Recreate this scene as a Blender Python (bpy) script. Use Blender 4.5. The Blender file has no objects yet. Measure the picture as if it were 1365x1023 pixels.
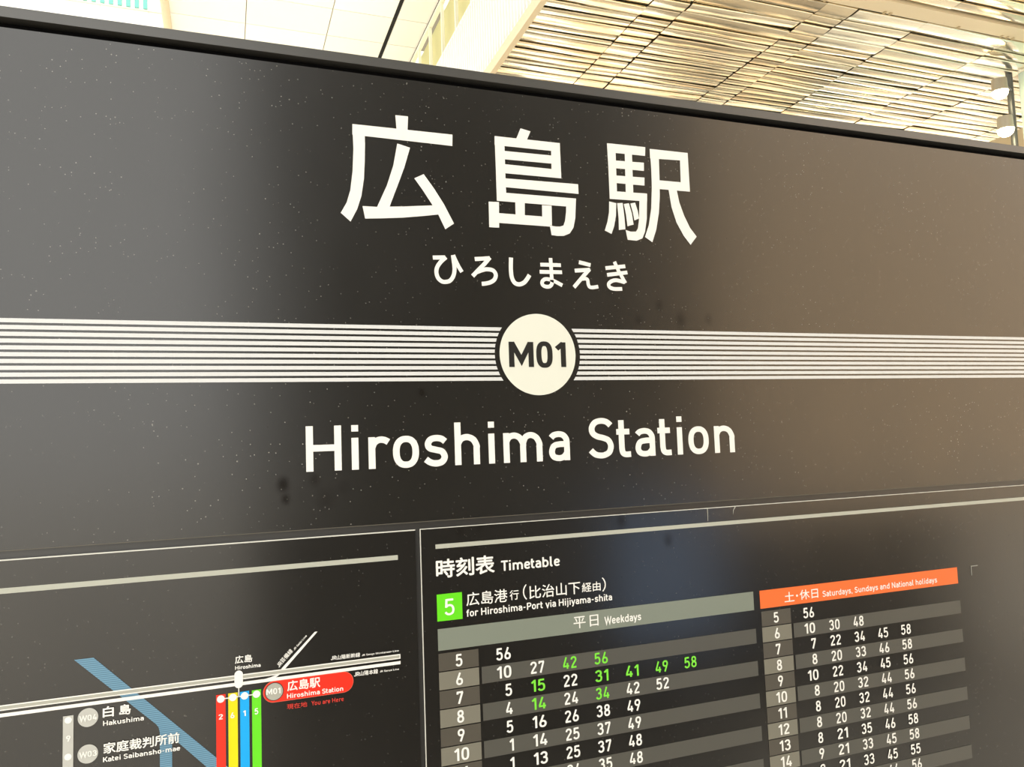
import bpy, bmesh, math, random
from mathutils import Vector, Matrix
from mathutils.geometry import tessellate_polygon

random.seed(7)
SC = bpy.context.scene
COL = SC.collection
D = 0.85          # metres from the lens to the sign face
EYE = 1.55        # lens height above the floor

# ------------------------------------------------------------------ camera
FPX, YAW, PITCH, ROLL = 1039.47, 0.354779, 0.0758845, -0.0355517
cam_d = bpy.data.cameras.new('camera')
cam_d.sensor_fit = 'HORIZONTAL'
cam_d.sensor_width = 36.0
cam_d.lens = FPX / 1365.0 * 36.0
cam_d.clip_start = 0.02
cam_d.clip_end = 500
cam = bpy.data.objects.new('camera', cam_d)
COL.objects.link(cam)
fw = Vector((math.sin(YAW)*math.cos(PITCH), math.cos(YAW)*math.cos(PITCH), math.sin(PITCH)))
r0 = Vector((math.cos(YAW), -math.sin(YAW), 0))
u0 = r0.cross(fw)
rt = math.cos(ROLL)*r0 + math.sin(ROLL)*u0
up = -math.sin(ROLL)*r0 + math.cos(ROLL)*u0
cam.matrix_world = Matrix(((rt.x, up.x, -fw.x, 0), (rt.y, up.y, -fw.y, -D), (rt.z, up.z, -fw.z, EYE), (0, 0, 0, 1)))
SC.camera = cam

# ------------------------------------------------------------------ world, sun, exposure
world = bpy.data.worlds.new('overcast_sky')
SC.world = world
world.use_nodes = True
wn = world.node_tree.nodes
wn['Background'].inputs['Color'].default_value = (1.0, 0.985, 0.94, 1)
wn['Background'].inputs['Strength'].default_value = 2.6
sun_d = bpy.data.lights.new('sun', 'SUN')
sun_d.energy = 4.6
sun_d.angle = math.radians(3)
sun_d.color = (1.0, 0.93, 0.82)
sun = bpy.data.objects.new('sun', sun_d)
COL.objects.link(sun)
sun.location = (10, 60, 60)
sun.rotation_euler = (math.radians(-48), 0, math.radians(-18))   # shines from beyond the sign towards the forecourt
SC.view_settings.view_transform = 'Standard'
SC.view_settings.look = 'None'
SC.view_settings.gamma = 1.0
SC.view_settings.use_curve_mapping = False
SC.view_settings.exposure = 0.0

# ------------------------------------------------------------------ materials
def new_mat(name):
    m = bpy.data.materials.new(name)
    m.use_nodes = True
    return m, m.node_tree.nodes, m.node_tree.links, m.node_tree.nodes['Principled BSDF']

def flat(name, c, rough=0.4, ior=1.5, metal=0.0, emit=None, estr=0.0):
    m, n, l, b = new_mat(name)
    b.inputs['Base Color'].default_value = (*c, 1)
    b.inputs['Roughness'].default_value = rough
    b.inputs['IOR'].default_value = ior
    b.inputs['Metallic'].default_value = metal
    if emit:
        b.inputs['Emission Color'].default_value = (*emit, 1)
        b.inputs['Emission Strength'].default_value = estr
    return m

def math_node(n, op, a=None, b=None, l=None, clamp=False):
    k = n.new('ShaderNodeMath'); k.operation = op; k.use_clamp = clamp
    for i, v in enumerate((a, b)):
        if v is None: continue
        if isinstance(v, (int, float)): k.inputs[i].default_value = v
        else: l.new(v, k.inputs[i])
    return k.outputs[0]

def board_black(name, base, rough, ior, dust=1.0, spots=()):
    """black laminated board: fine dust specks, soft smears and finger marks that dull or polish it"""
    m, n, l, b = new_mat(name)
    geo = n.new('ShaderNodeNewGeometry')
    pos = geo.outputs['Position']
    # dust specks of several sizes
    total = None
    for sc_, thr, seed in ((110, 0.09, 0.0), (230, 0.15, 3.3), (60, 0.06, 7.1)):
        mp = n.new('ShaderNodeMapping'); mp.inputs['Location'].default_value = (seed, 0, seed)
        l.new(pos, mp.inputs['Vector'])
        v = n.new('ShaderNodeTexVoronoi'); v.inputs['Scale'].default_value = sc_
        l.new(mp.outputs[0], v.inputs['Vector'])
        s = math_node(n, 'SUBTRACT', thr, v.outputs['Distance'], l)
        s = math_node(n, 'MULTIPLY', s, 30.0, l, True)
        sep = n.new('ShaderNodeSeparateColor'); l.new(v.outputs['Color'], sep.inputs[0])
        keep = math_node(n, 'GREATER_THAN', sep.outputs[0], 0.45, l)
        amp = math_node(n, 'MULTIPLY', keep, sep.outputs[1], l)
        s = math_node(n, 'MULTIPLY', s, amp, l)
        total = s if total is None else math_node(n, 'MAXIMUM', total, s, l)
    big = n.new('ShaderNodeTexNoise'); big.inputs['Scale'].default_value = 5.5; big.inputs['Detail'].default_value = 3
    l.new(pos, big.inputs['Vector'])
    dens = math_node(n, 'SUBTRACT', big.outputs[0], 0.32, l)
    dens = math_node(n, 'MULTIPLY', dens, 1.9 * dust, l, True)
    speck = math_node(n, 'MULTIPLY', total, dens, l)
    mix = n.new('ShaderNodeMix'); mix.data_type = 'RGBA'
    mix.inputs['A'].default_value = (*base, 1)
    mix.inputs['B'].default_value = (0.42, 0.41, 0.36, 1)
    l.new(speck, mix.inputs['Factor'])
    col = mix.outputs['Result']
    # smears
    sm = n.new('ShaderNodeTexNoise'); sm.inputs['Scale'].default_value = 9; sm.inputs['Detail'].default_value = 4
    mp2 = n.new('ShaderNodeMapping'); mp2.inputs['Rotation'].default_value = (0, 0.6, 0); mp2.inputs['Scale'].default_value = (1, 1, 0.45)
    l.new(pos, mp2.inputs['Vector']); l.new(mp2.outputs[0], sm.inputs['Vector'])
    rr = n.new('ShaderNodeMapRange')
    rr.inputs['To Min'].default_value = rough - 0.05; rr.inputs['To Max'].default_value = rough + 0.05
    l.new(sm.outputs[0], rr.inputs['Value'])
    l.new(rr.outputs[0], b.inputs['Roughness'])
    spec = None
    for (sx, sz, rad, dep) in spots:
        vm = n.new('ShaderNodeVectorMath'); vm.operation = 'SUBTRACT'
        l.new(pos, vm.inputs[0]); vm.inputs[1].default_value = (sx * D, 0, EYE + sz * D)
        vs = n.new('ShaderNodeVectorMath'); vs.operation = 'MULTIPLY'
        l.new(vm.outputs[0], vs.inputs[0]); vs.inputs[1].default_value = (1, 0, 0.75)
        ln = n.new('ShaderNodeVectorMath'); ln.operation = 'LENGTH'; l.new(vs.outputs[0], ln.inputs[0])
        wob = math_node(n, 'MULTIPLY', sm.outputs[0], rad * 0.7, l)
        dd = math_node(n, 'ADD', ln.outputs['Value'], wob, l)
        g = n.new('ShaderNodeMapRange'); g.interpolation_type = 'SMOOTHSTEP'
        g.inputs['From Min'].default_value = rad * 1.25; g.inputs['From Max'].default_value = rad * 0.35
        g.inputs['To Min'].default_value = 0; g.inputs['To Max'].default_value = dep
        l.new(dd, g.inputs['Value'])
        spec = g.outputs[0] if spec is None else math_node(n, 'MAXIMUM', spec, g.outputs[0], l)
    b.inputs['IOR'].default_value = ior
    if spec is not None:
        k = math_node(n, 'SUBTRACT', 0.5, math_node(n, 'MULTIPLY', spec, 0.5, l), l)
        l.new(k, b.inputs['Specular IOR Level'])
        mx = n.new('ShaderNodeMix'); mx.data_type = 'RGBA'; mx.inputs['B'].default_value = (0.012, 0.010, 0.008, 1)
        l.new(spec, mx.inputs['Factor']); l.new(col, mx.inputs['A']); col = mx.outputs['Result']
    l.new(col, b.inputs['Base Color'])
    return m

SPOTS_NAME = [(0.244, 0.070, 0.008, 0.75), (0.0672, -0.041, 0.011, 0.8), (0.0698, -0.0588, 0.008, 0.7), (0.1048, -0.037, 0.011, 0.45),
              (0.1182, -0.0616, 0.016, 0.3), (0.1402, -0.0488, 0.010, 0.25), (0.608, 0.196, 0.011, 0.4), (0.644, 0.175, 0.013, 0.45),
              (0.572, 0.1734, 0.009, 0.4), (0.6935, 0.178, 0.009, 0.3)]
SPOTS_LOW = [(0.529, -0.116, 0.012, 0.5), (0.6037, -0.149, 0.012, 0.45), (0.290, -0.113, 0.010, 0.5), (0.318, -0.110, 0.009, 0.5)]
M = {}
M['name_board'] = board_black('black_name_board', (0.012, 0.011, 0.009), 0.24, 1.72, 1.0, SPOTS_NAME)
M['poster_board'] = board_black('black_poster_board', (0.0125, 0.0115, 0.010), 0.19, 1.70, 0.35, SPOTS_LOW)
M['frame'] = flat('black_powder_coated_frame', (0.028, 0.026, 0.023), 0.42, 1.75)
M['rail'] = flat('dark_grey_anodised_rail', (0.05, 0.048, 0.043), 0.38, 1.75)
M['groove'] = flat('shade_black_groove', (0.002, 0.002, 0.0025), 0.7, 1.2)  # near-black colour holds the shade under the rail
M['edge'] = flat('pale_cut_acrylic_edge', (0.62, 0.62, 0.56), 0.35)
M['edge_glint'] = flat('painted_bevel_glint', (0.10, 0.09, 0.07), 0.4)  # highlight on the name board's bevel, painted as a greyish strip
M['white'] = flat('white_vinyl', (0.86, 0.85, 0.80), 0.38, 1.45)
M['badge'] = flat('ivory_vinyl', (0.76, 0.77, 0.67), 0.38, 1.45)
M['stripe'] = flat('pale_grey_vinyl', (0.68, 0.69, 0.68), 0.38, 1.5)
M['ink'] = flat('black_ink', (0.012, 0.012, 0.010), 0.4)
M['bar'] = flat('light_grey_print', (0.44, 0.45, 0.38), 0.35)
M['head'] = flat('sage_grey_print', (0.21, 0.235, 0.19), 0.32)
M['cell_light'] = flat('grey_cell_print', (0.195, 0.185, 0.145), 0.32)
M['cell_dark'] = flat('dark_grey_cell_print', (0.085, 0.076, 0.06), 0.32)
M['band'] = flat('charcoal_band_print', (0.088, 0.085, 0.072), 0.30)
M['green'] = flat('lime_green_print', (0.13, 0.70, 0.012), 0.35)
M['green_digit'] = flat('green_ink', (0.20, 0.72, 0.05), 0.35)
M['orange'] = flat('orange_print', (0.90, 0.16, 0.03), 0.35)
M['red'] = flat('red_print', (0.84, 0.025, 0.008), 0.35)
M['red_dim'] = flat('red_ink', (0.66, 0.045, 0.03), 0.35)
M['red_rim'] = flat('pale_red_rim_ink', (0.86, 0.20, 0.13), 0.35)
M['yellow'] = flat('yellow_print', (0.85, 0.70, 0.0), 0.35)
M['blue'] = flat('blue_print', (0.0, 0.38, 0.86), 0.35)
M['grey_line'] = flat('mid_grey_print', (0.40, 0.40, 0.34), 0.35)
M['grey_pale'] = flat('pale_grey_print', (0.50, 0.50, 0.46), 0.35)
M['mark'] = flat('faint_grey_ink', (0.30, 0.30, 0.27), 0.4)

def river_mat():
    m, n, l, b = new_mat('hatched_blue_print')
    geo = n.new('ShaderNodeNewGeometry')
    w = n.new('ShaderNodeTexWave'); w.bands_direction = 'Z'; w.inputs['Scale'].default_value = 165
    l.new(geo.outputs['Position'], w.inputs['Vector'])
    r = n.new('ShaderNodeValToRGB')
    r.color_ramp.elements[0].color = (0.075, 0.17, 0.25, 1); r.color_ramp.elements[1].color = (0.16, 0.34, 0.48, 1)
    l.new(w.outputs['Fac'], r.inputs[0]); l.new(r.outputs[0], b.inputs['Base Color'])
    b.inputs['Roughness'].default_value = 0.35
    return m
M['river'] = river_mat()

def panel_white(name, c, rough=0.5, var=0.04):
    m, n, l, b = new_mat(name)
    oi = n.new('ShaderNodeObjectInfo')
    hs = n.new('ShaderNodeHueSaturation'); hs.inputs['Color'].default_value = (*c, 1)
    mr = n.new('ShaderNodeMapRange'); mr.inputs['To Min'].default_value = 1 - var; mr.inputs['To Max'].default_value = 1 + var
    l.new(oi.outputs['Random'], mr.inputs['Value']); l.new(mr.outputs[0], hs.inputs['Value'])
    l.new(hs.outputs[0], b.inputs['Base Color']); b.inputs['Roughness'].default_value = rough
    return m
M['tile'] = panel_white('white_ceiling_tile', (0.90, 0.89, 0.84), 0.5)
M['wall_panel'] = panel_white('white_wall_panel', (0.90, 0.90, 0.84), 0.5, 0.02)
M['joint'] = flat('grey_tile_joint', (0.20, 0.18, 0.13), 0.8)
M['slot'] = flat('black_ceiling_slot', (0.004, 0.004, 0.003), 0.9)
M['void'] = flat('brown_ceiling_void', (0.50, 0.41, 0.26), 0.9)
M['cream'] = flat('cream_painted_trim', (0.72, 0.62, 0.44), 0.5)
M['louvre'] = flat('white_louvre_fin', (0.95, 0.95, 0.93), 0.5)
M['olive'] = flat('olive_yellow_wall', (0.60, 0.58, 0.30), 0.6)
M['mullion'] = flat('white_mullion', (0.92, 0.92, 0.80), 0.4)
M['steel'] = flat('dark_steel', (0.14, 0.15, 0.15), 0.35, metal=0.7)
M['lamp_body'] = flat('brushed_spotlight_casing', (0.50, 0.47, 0.40), 0.35, metal=0.6)
M['lamp_light'] = flat('lit_lamp_lens', (1, 0.95, 0.8), 0.4, emit=(1.0, 0.80, 0.45), estr=22)
M['dark_block'] = flat('dark_reflection_block', (0.045, 0.040, 0.032), 0.5)  # for unseen blocks added to darken the boards' reflections

def plank_mat():
    m, n, l, b = new_mat('champagne_polished_metal')
    oi = n.new('ShaderNodeObjectInfo')
    r = n.new('ShaderNodeValToRGB')
    e = r.color_ramp.elements
    e[0].color = (0.50, 0.45, 0.35, 1); e[1].color = (0.86, 0.86, 0.78, 1)
    k = e.new(0.35); k.color = (0.70, 0.68, 0.57, 1)
    k = e.new(0.7); k.color = (0.78, 0.70, 0.53, 1)
    l.new(oi.outputs['Random'], r.inputs[0]); l.new(r.outputs[0], b.inputs['Base Color'])
    b.inputs['Metallic'].default_value = 1.0
    b.inputs['Roughness'].default_value = 0.15
    geo = n.new('ShaderNodeNewGeometry')
    mp = n.new('ShaderNodeMapping'); mp.inputs['Scale'].default_value = (1.3, 5.0, 1)
    l.new(geo.outputs['Position'], mp.inputs['Vector'])
    ns = n.new('ShaderNodeTexNoise'); ns.inputs['Scale'].default_value = 2.2; ns.inputs['Detail'].default_value = 2
    l.new(mp.outputs[0], ns.inputs['Vector'])
    bp = n.new('ShaderNodeBump'); bp.inputs['Strength'].default_value = 0.17; bp.inputs['Distance'].default_value = 0.012
    l.new(ns.outputs[0], bp.inputs['Height']); l.new(bp.outputs[0], b.inputs['Normal'])
    return m
M['plank'] = plank_mat()

def floor_mat():
    m, n, l, b = new_mat('pale_granite_paving')
    geo = n.new('ShaderNodeNewGeometry')
    br = n.new('ShaderNodeTexBrick'); br.inputs['Scale'].default_value = 0.55
    br.inputs['Color1'].default_value = (0.62, 0.58, 0.50, 1); br.inputs['Color2'].default_value = (0.50, 0.45, 0.37, 1)
    br.inputs['Mortar'].default_value = (0.16, 0.15, 0.13, 1); br.inputs['Mortar Size'].default_value = 0.012
    l.new(geo.outputs['Position'], br.inputs['Vector'])
    l.new(br.outputs['Color'], b.inputs['Base Color']); b.inputs['Roughness'].default_value = 0.45
    return m
M['floor'] = floor_mat()

def glass_mat():
    m, n, l, b = new_mat('pale_cyan_frosted_glass')
    b.inputs['Base Color'].default_value = (0.80, 0.97, 0.95, 1)
    b.inputs['Transmission Weight'].default_value = 0.75
    b.inputs['Roughness'].default_value = 0.45
    b.inputs['IOR'].default_value = 1.25
    return m
M['glass'] = glass_mat()
M['teal_glass'] = flat('teal_tinted_glazing', (0.16, 0.52, 0.46), 0.15)

# ------------------------------------------------------------------ helpers
class MB:
    """collects geometry in world metres; build() links it as one mesh object under its parent"""
    def __init__(s): s.v = []; s.f = []; s.mi = []; s.smooth = False
    def face(s, pts, mi=0):
        k = len(s.v); s.v += [tuple(p) for p in pts]; s.f.append(tuple(range(k, k+len(pts)))); s.mi.append(mi)
    def box(s, x0, x1, y0, y1, z0, z1, mi=0):
        k = len(s.v)
        s.v += [(x0,y0,z0),(x1,y0,z0),(x1,y1,z0),(x0,y1,z0),(x0,y0,z1),(x1,y0,z1),(x1,y1,z1),(x0,y1,z1)]
        for q in ((0,3,2,1),(4,5,6,7),(0,1,5,4),(1,2,6,5),(2,3,7,6),(3,0,4,7)):
            s.f.append(tuple(k+i for i in q)); s.mi.append(mi)
    def tube(s, a, b, r, n=16, r2=None, mi=0, caps=True):
        a, b = Vector(a), Vector(b); r2 = r if r2 is None else r2
        d = (b-a).normalized(); t = Vector((0,0,1)) if abs(d.z) < .9 else Vector((1,0,0))
        e = d.cross(t).normalized(); g = d.cross(e)
        k = len(s.v)
        for i in range(n):
            t_ = 2*math.pi*i/n; o = e*math.cos(t_)+g*math.sin(t_)
            s.v.append(tuple(a+o*r)); s.v.append(tuple(b+o*r2))
        for i in range(n):
            j = (i+1) % n
            s.f.append((k+2*i, k+2*j, k+2*j+1, k+2*i+1)); s.mi.append(mi)
        if caps:
            s.f.append(tuple(k+2*i for i in range(n))[::-1]); s.mi.append(mi)
            s.f.append(tuple(k+2*i+1 for i in range(n))); s.mi.append(mi)
    # ---- flat print on the sign face; X, Z in units of the sign layout, layer counts outward
    def P(s, X, Z, layer): return (X*D, -(0.0003 + 0.00018*layer), EYE + Z*D)
    def poly(s, pts, layer=0):
        tris = tessellate_polygon([[Vector((p[0], p[1], 0)) for p in pts]])
        k = len(s.v); s.v += [s.P(p[0], p[1], layer) for p in pts]
        for t in tris:
            a, b_, c = (pts[i] for i in t)
            cr = (b_[0]-a[0])*(c[1]-a[1])-(b_[1]-a[1])*(c[0]-a[0])
            if abs(cr) < 1e-12: continue
            t = t if cr > 0 else t[::-1]
            s.f.append(tuple(k+i for i in t)); s.mi.append(0)
    def rect(s, x0, x1, z0, z1, layer=0): s.poly([(x0,z0),(x1,z0),(x1,z1),(x0,z1)], layer)
    def disc(s, cx, cz, r, layer=0, n=72): s.poly([(cx+r*math.cos(2*math.pi*i/n), cz+r*math.sin(2*math.pi*i/n)) for i in range(n)], layer)
    def capsule(s, x0, x1, z0, z1, layer=0):
        r = min(x1-x0, z1-z0)/2; pts = []
        if x1-x0 > z1-z0:
            c = (z0+z1)/2
            pts = [(x1-r+r*math.cos(t), c+r*math.sin(t)) for t in [math.pi*(-.5+i/20) for i in range(21)]]
            pts += [(x0+r+r*math.cos(t), c+r*math.sin(t)) for t in [math.pi*(.5+i/20) for i in range(21)]]
        else:
            c = (x0+x1)/2
            pts = [(c+r*math.cos(t), z1-r+r*math.sin(t)) for t in [math.pi*i/20 for i in range(21)]]
            pts += [(c+r*math.cos(t), z0+r+r*math.sin(t)) for t in [math.pi*(1+i/20) for i in range(21)]]
        s.poly(pts, layer)
    def tri2(s, verts, faces, layer):
        k = len(s.v); s.v += [s.P(p[0], p[1], layer + (p[2] if len(p) > 2 else 0)) for p in verts]
        for t in faces: s.f.append(tuple(k+i for i in t)); s.mi.append(0)
    def build(s, name, mats, parent=None, label=None, kind=None):
        me = bpy.data.meshes.new(name)
        o = bpy.data.objects.new(name, me); COL.objects.link(o)
        off = Vector((0,0,0))
        if parent is not None:
            o.parent = parent; q = parent
            while q is not None: off += q.location; q = q.parent
        # origin of the part at the middle of its own box
        xs = [v[0] for v in s.v]; ys = [v[1] for v in s.v]; zs = [v[2] for v in s.v]
        c = Vector(((min(xs)+max(xs))/2, (min(ys)+max(ys))/2, (min(zs)+max(zs))/2))
        me.from_pydata([tuple(Vector(v)-c) for v in s.v], [], s.f)
        o.location = c - off
        for m in (mats if isinstance(mats, (list, tuple)) else [mats]): me.materials.append(m)
        for p, mi in zip(me.polygons, s.mi): p.material_index = mi; p.use_smooth = s.smooth
        me.update()
        if label: o['label'] = label
        if kind: o['kind'] = kind
        return o

def thing(name, loc, label=None, cat=None, group=None, kind=None):
    o = bpy.data.objects.new(name, None); COL.objects.link(o); o.location = loc; o.empty_display_size = 0.2
    if label: o['label'] = label
    if cat: o['category'] = cat
    if group: o['group'] = group
    if kind: o['kind'] = kind
    return o

# ---- lettering: a drawn engineering-style alphabet made of strokes (cap height 1)
def catmull(P, n=7):
    out = []
    Q = [P[0]] + list(P) + [P[-1]]
    for i in range(1, len(Q)-2):
        a, b, c, d = Q[i-1], Q[i], Q[i+1], Q[i+2]
        for k in range(n):
            t = k/n
            out.append(tuple(0.5*((2*b[j]) + (-a[j]+c[j])*t + (2*a[j]-5*b[j]+4*c[j]-d[j])*t*t + (-a[j]+3*b[j]-3*c[j]+d[j])*t**3) for j in (0,1)))
    out.append(tuple(P[-1]))
    return out
def ring(cx, cy, rx, ry, e=2.35, n=40):
    out = []
    for i in range(n):
        t = 2*math.pi*i/n; c, s_ = math.cos(t), math.sin(t)
        out.append((cx+rx*math.copysign(abs(c)**(2/e), c), cy+ry*math.copysign(abs(s_)**(2/e), s_)))
    return out
X = 0.715
def Ls(*p): return (list(p), False)
def Cs(*p): return (catmull(list(p)), False)
def Os(cx, cy, rx, ry, e=2.35): return (ring(cx, cy, rx, ry, e), True)
DOT = lambda x: Ls((x, .855), (x, 1.0))
G = {
'0': (.55, [Os(.275,.5,.205,.435,2.7)]),
'1': (.36, [Ls((.03,.735),(.275,.955)), Ls((.275,1),(.275,0))]),
'2': (.54, [Cs((.06,.74),(.095,.85),(.17,.92),(.27,.935),(.38,.905),(.455,.80),(.455,.68),(.40,.57),(.30,.44),(.19,.27),(.09,.10)), Ls((.03,.07),(.52,.07))]),
'3': (.54, [Cs((.05,.78),(.11,.885),(.25,.935),(.38,.89),(.44,.76),(.41,.62),(.31,.54),(.20,.53)), Cs((.20,.53),(.33,.52),(.44,.43),(.465,.28),(.41,.13),(.27,.065),(.13,.10),(.04,.22))]),
'4': (.57, [Ls((.32,1),(.07,.27)), Ls((.02,.23),(.56,.23)), Ls((.41,.50),(.41,0))]),
'5': (.54, [Ls((.48,.93),(.11,.93)), Ls((.11,.98),(.085,.47)), Cs((.095,.51),(.17,.585),(.28,.605),(.40,.555),(.46,.43),(.465,.27),(.41,.13),(.27,.065),(.13,.10),(.035,.21))]),
'6': (.55, [Os(.275,.285,.20,.22), Ls((.33,1.0),(.11,.42))]),
'7': (.52, [Ls((.03,.93),(.49,.93)), Ls((.45,.93),(.17,0)), Ls((.085,.95),(.085,.77))]),
'8': (.55, [Os(.275,.745,.175,.19), Os(.275,.28,.20,.215)]),
'9': (.55, [Os(.275,.715,.20,.22), Ls((.22,0),(.44,.58))]),
'A': (.66, [Ls((.03,0),(.33,1),(.63,0)), Ls((.13,.27),(.53,.27))]),
'G': (.64, [Cs((.56,.78),(.49,.89),(.33,.935),(.16,.88),(.085,.72),(.078,.5),(.085,.28),(.16,.12),(.32,.065),(.48,.12),(.56,.27),(.57,.47)), Ls((.60,.47),(.34,.47))]),
'H': (.73, [Ls((.077,0),(.077,1)), Ls((.653,0),(.653,1)), Ls((.077,.51),(.653,.51))]),
'J': (.52, [Ls((.44,1),(.44,.30)), Cs((.44,.32),(.41,.16),(.27,.065),(.13,.10),(.04,.24))]),
'K': (.66, [Ls((.077,0),(.077,1)), Ls((.12,.34),(.58,1.0)), Ls((.27,.56),(.62,0))]),
'L': (.54, [Ls((.077,1),(.077,0)), Ls((.077,.07),(.53,.07))]),
'M': (.87, [Ls((.085,0),(.085,1)), Ls((.785,0),(.785,1)), Ls((.10,.97),(.435,.26),(.77,.97))]),
'N': (.76, [Ls((.077,0),(.077,1)), Ls((.683,0),(.683,1)), Ls((.10,.97),(.66,.03))]),
'P': (.63, [Ls((.077,0),(.077,1)), Ls((.077,.93),(.36,.93)), Cs((.35,.93),(.47,.90),(.55,.80),(.55,.63),(.47,.50),(.35,.46)), Ls((.36,.46),(.077,.46))]),
'R': (.64, [Ls((.077,0),(.077,1)), Ls((.077,.93),(.36,.93)), Cs((.35,.93),(.47,.90),(.54,.80),(.54,.64),(.47,.51),(.35,.47)), Ls((.36,.47),(.077,.47)), Ls((.34,.47),(.58,0))]),
'S': (.63, [Cs((.56,.815),(.46,.905),(.32,.935),(.17,.895),(.085,.77),(.105,.63),(.22,.545),(.36,.505),(.49,.44),(.55,.30),(.51,.15),(.40,.08),(.29,.065),(.15,.10),(.04,.205))]),
'T': (.64, [Ls((0,.93),(.64,.93)), Ls((.32,.95),(.32,0))]),
'W': (1.0, [Ls((.03,1),(.25,.04),(.50,.88),(.75,.04),(.97,1))]),
'Y': (.64, [Ls((.03,1),(.32,.45),(.61,1)), Ls((.32,.48),(.32,0))]),
'a': (.53, [Cs((.065,.565),(.13,.625),(.25,.65),(.37,.62),(.445,.52),(.455,.40)), Ls((.455,.42),(.455,0)), Cs((.455,.40),(.27,.40),(.13,.36),(.075,.22),(.12,.10),(.25,.06),(.37,.09),(.455,.19))]),
'b': (.59, [Ls((.075,0),(.075,1)), Cs((.075,.50),(.16,.615),(.30,.65),(.45,.57),(.505,.42),(.505,.29),(.45,.14),(.30,.065),(.16,.10),(.075,.21))]),
'd': (.59, [Ls((.515,0),(.515,1)), Cs((.515,.50),(.43,.615),(.29,.65),(.14,.57),(.085,.42),(.085,.29),(.14,.14),(.29,.065),(.43,.10),(.515,.21))]),
'e': (.56, [Ls((.09,.37),(.48,.37)), Cs((.48,.37),(.475,.50),(.41,.61),(.285,.65),(.15,.60),(.085,.46),(.08,.30),(.12,.14),(.26,.065),(.40,.085),(.50,.165))]),
'f': (.36, [Cs((.37,.935),(.26,.925),(.18,.87),(.16,.76)), Ls((.16,.78),(.16,0)), Ls((0,.65),(.34,.65))]),
'h': (.58, [Ls((.075,0),(.075,1)), Cs((.075,.49),(.15,.61),(.29,.65),(.43,.59),(.505,.45),(.505,.38)), Ls((.505,.40),(.505,0))]),
'i': (.15, [Ls((.075,0),(.075,X)), DOT(.075)]),
'j': (.17, [Ls((.095,X),(.095,-.10)), Cs((.095,-.08),(.06,-.18),(-.04,-.20)), DOT(.095)]),
'k': (.52, [Ls((.075,0),(.075,1)), Ls((.10,.24),(.44,X)), Ls((.22,.42),(.49,0))]),
'l': (.25, [Ls((.075,1),(.075,.20)), Cs((.075,.22),(.09,.11),(.15,.07),(.23,.07))]),
'm': (.95, [Ls((.075,0),(.075,X)), Cs((.075,.50),(.14,.61),(.27,.65),(.40,.59),(.475,.45),(.475,.38)), Ls((.475,.40),(.475,0)), Cs((.475,.45),(.54,.60),(.67,.65),(.80,.59),(.875,.45),(.875,.38)), Ls((.875,.40),(.875,0))]),
'n': (.58, [Ls((.075,0),(.075,X)), Cs((.075,.49),(.15,.61),(.29,.65),(.43,.59),(.505,.45),(.505,.38)), Ls((.505,.40),(.505,0))]),
'o': (.57, [Os(.285,.357,.212,.295)]),
'p': (.59, [Ls((.075,-.22),(.075,X)), Cs((.075,.50),(.16,.615),(.30,.65),(.45,.57),(.505,.42),(.505,.29),(.45,.14),(.30,.065),(.16,.10),(.075,.21))]),
'r': (.45, [Ls((.075,0),(.075,X)), Cs((.075,.47),(.13,.59),(.23,.65),(.34,.645),(.43,.595))]),
's': (.53, [Cs((.475,.565),(.39,.63),(.27,.65),(.15,.62),(.09,.52),(.13,.42),(.27,.375),(.40,.33),(.455,.21),(.40,.10),(.27,.062),(.14,.09),(.035,.165))]),
't': (.36, [Ls((.13,.94),(.13,.20)), Cs((.13,.23),(.15,.12),(.22,.07),(.36,.07)), Ls((0,.645),(.34,.645))]),
'u': (.58, [Ls((.505,0),(.505,X)), Cs((.505,.22),(.43,.10),(.29,.065),(.15,.12),(.075,.26),(.075,.34)), Ls((.075,.32),(.075,X))]),
'v': (.54, [Ls((.03,X),(.27,.03),(.51,X))]),
'w': (.80, [Ls((.03,X),(.20,.03),(.40,.62),(.60,.03),(.77,X))]),
'y': (.54, [Ls((.03,X),(.28,.03)), Ls((.51,X),(.19,-.22)), Ls((.22,-.19),(.08,-.19))]),
'-': (.36, [Ls((.03,.40),(.33,.40))]),
',': (.14, [Ls((.09,.13),(.03,-.12))]),
}
def ribbon(pts, w, closed=False):
    n = len(pts); L, R = [], []
    for i in range(n):
        p = Vector(pts[i])
        if closed: a, b = Vector(pts[i-1]), Vector(pts[(i+1) % n])
        else: a, b = Vector(pts[max(i-1, 0)]), Vector(pts[min(i+1, n-1)])
        d1 = (p-a); d2 = (b-p)
        if d1.length < 1e-9: d1 = d2
        if d2.length < 1e-9: d2 = d1
        n1 = Vector((-d1.y, d1.x)).normalized(); n2 = Vector((-d2.y, d2.x)).normalized()
        m = (n1+n2)
        m = m.normalized() if m.length > 1e-6 else n1
        k = w/2/max(m.dot(n1), 0.30)
        L.append(p+m*k); R.append(p-m*k)
    v = [tuple(q) for q in L] + [tuple(q) for q in R]; f = []
    for i in range(n if closed else n-1):
        j = (i+1) % n
        f.append((i, n+i, n+j, j))
    return v, f
def fix(verts, faces):
    out = []
    for f in faces:
        ar = 0
        for i in range(len(f)):
            a, b = verts[f[i]], verts[f[(i+1) % len(f)]]; ar += a[0]*b[1]-b[0]*a[1]
        out.append(f if ar > 0 else f[::-1])
    return out
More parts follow.
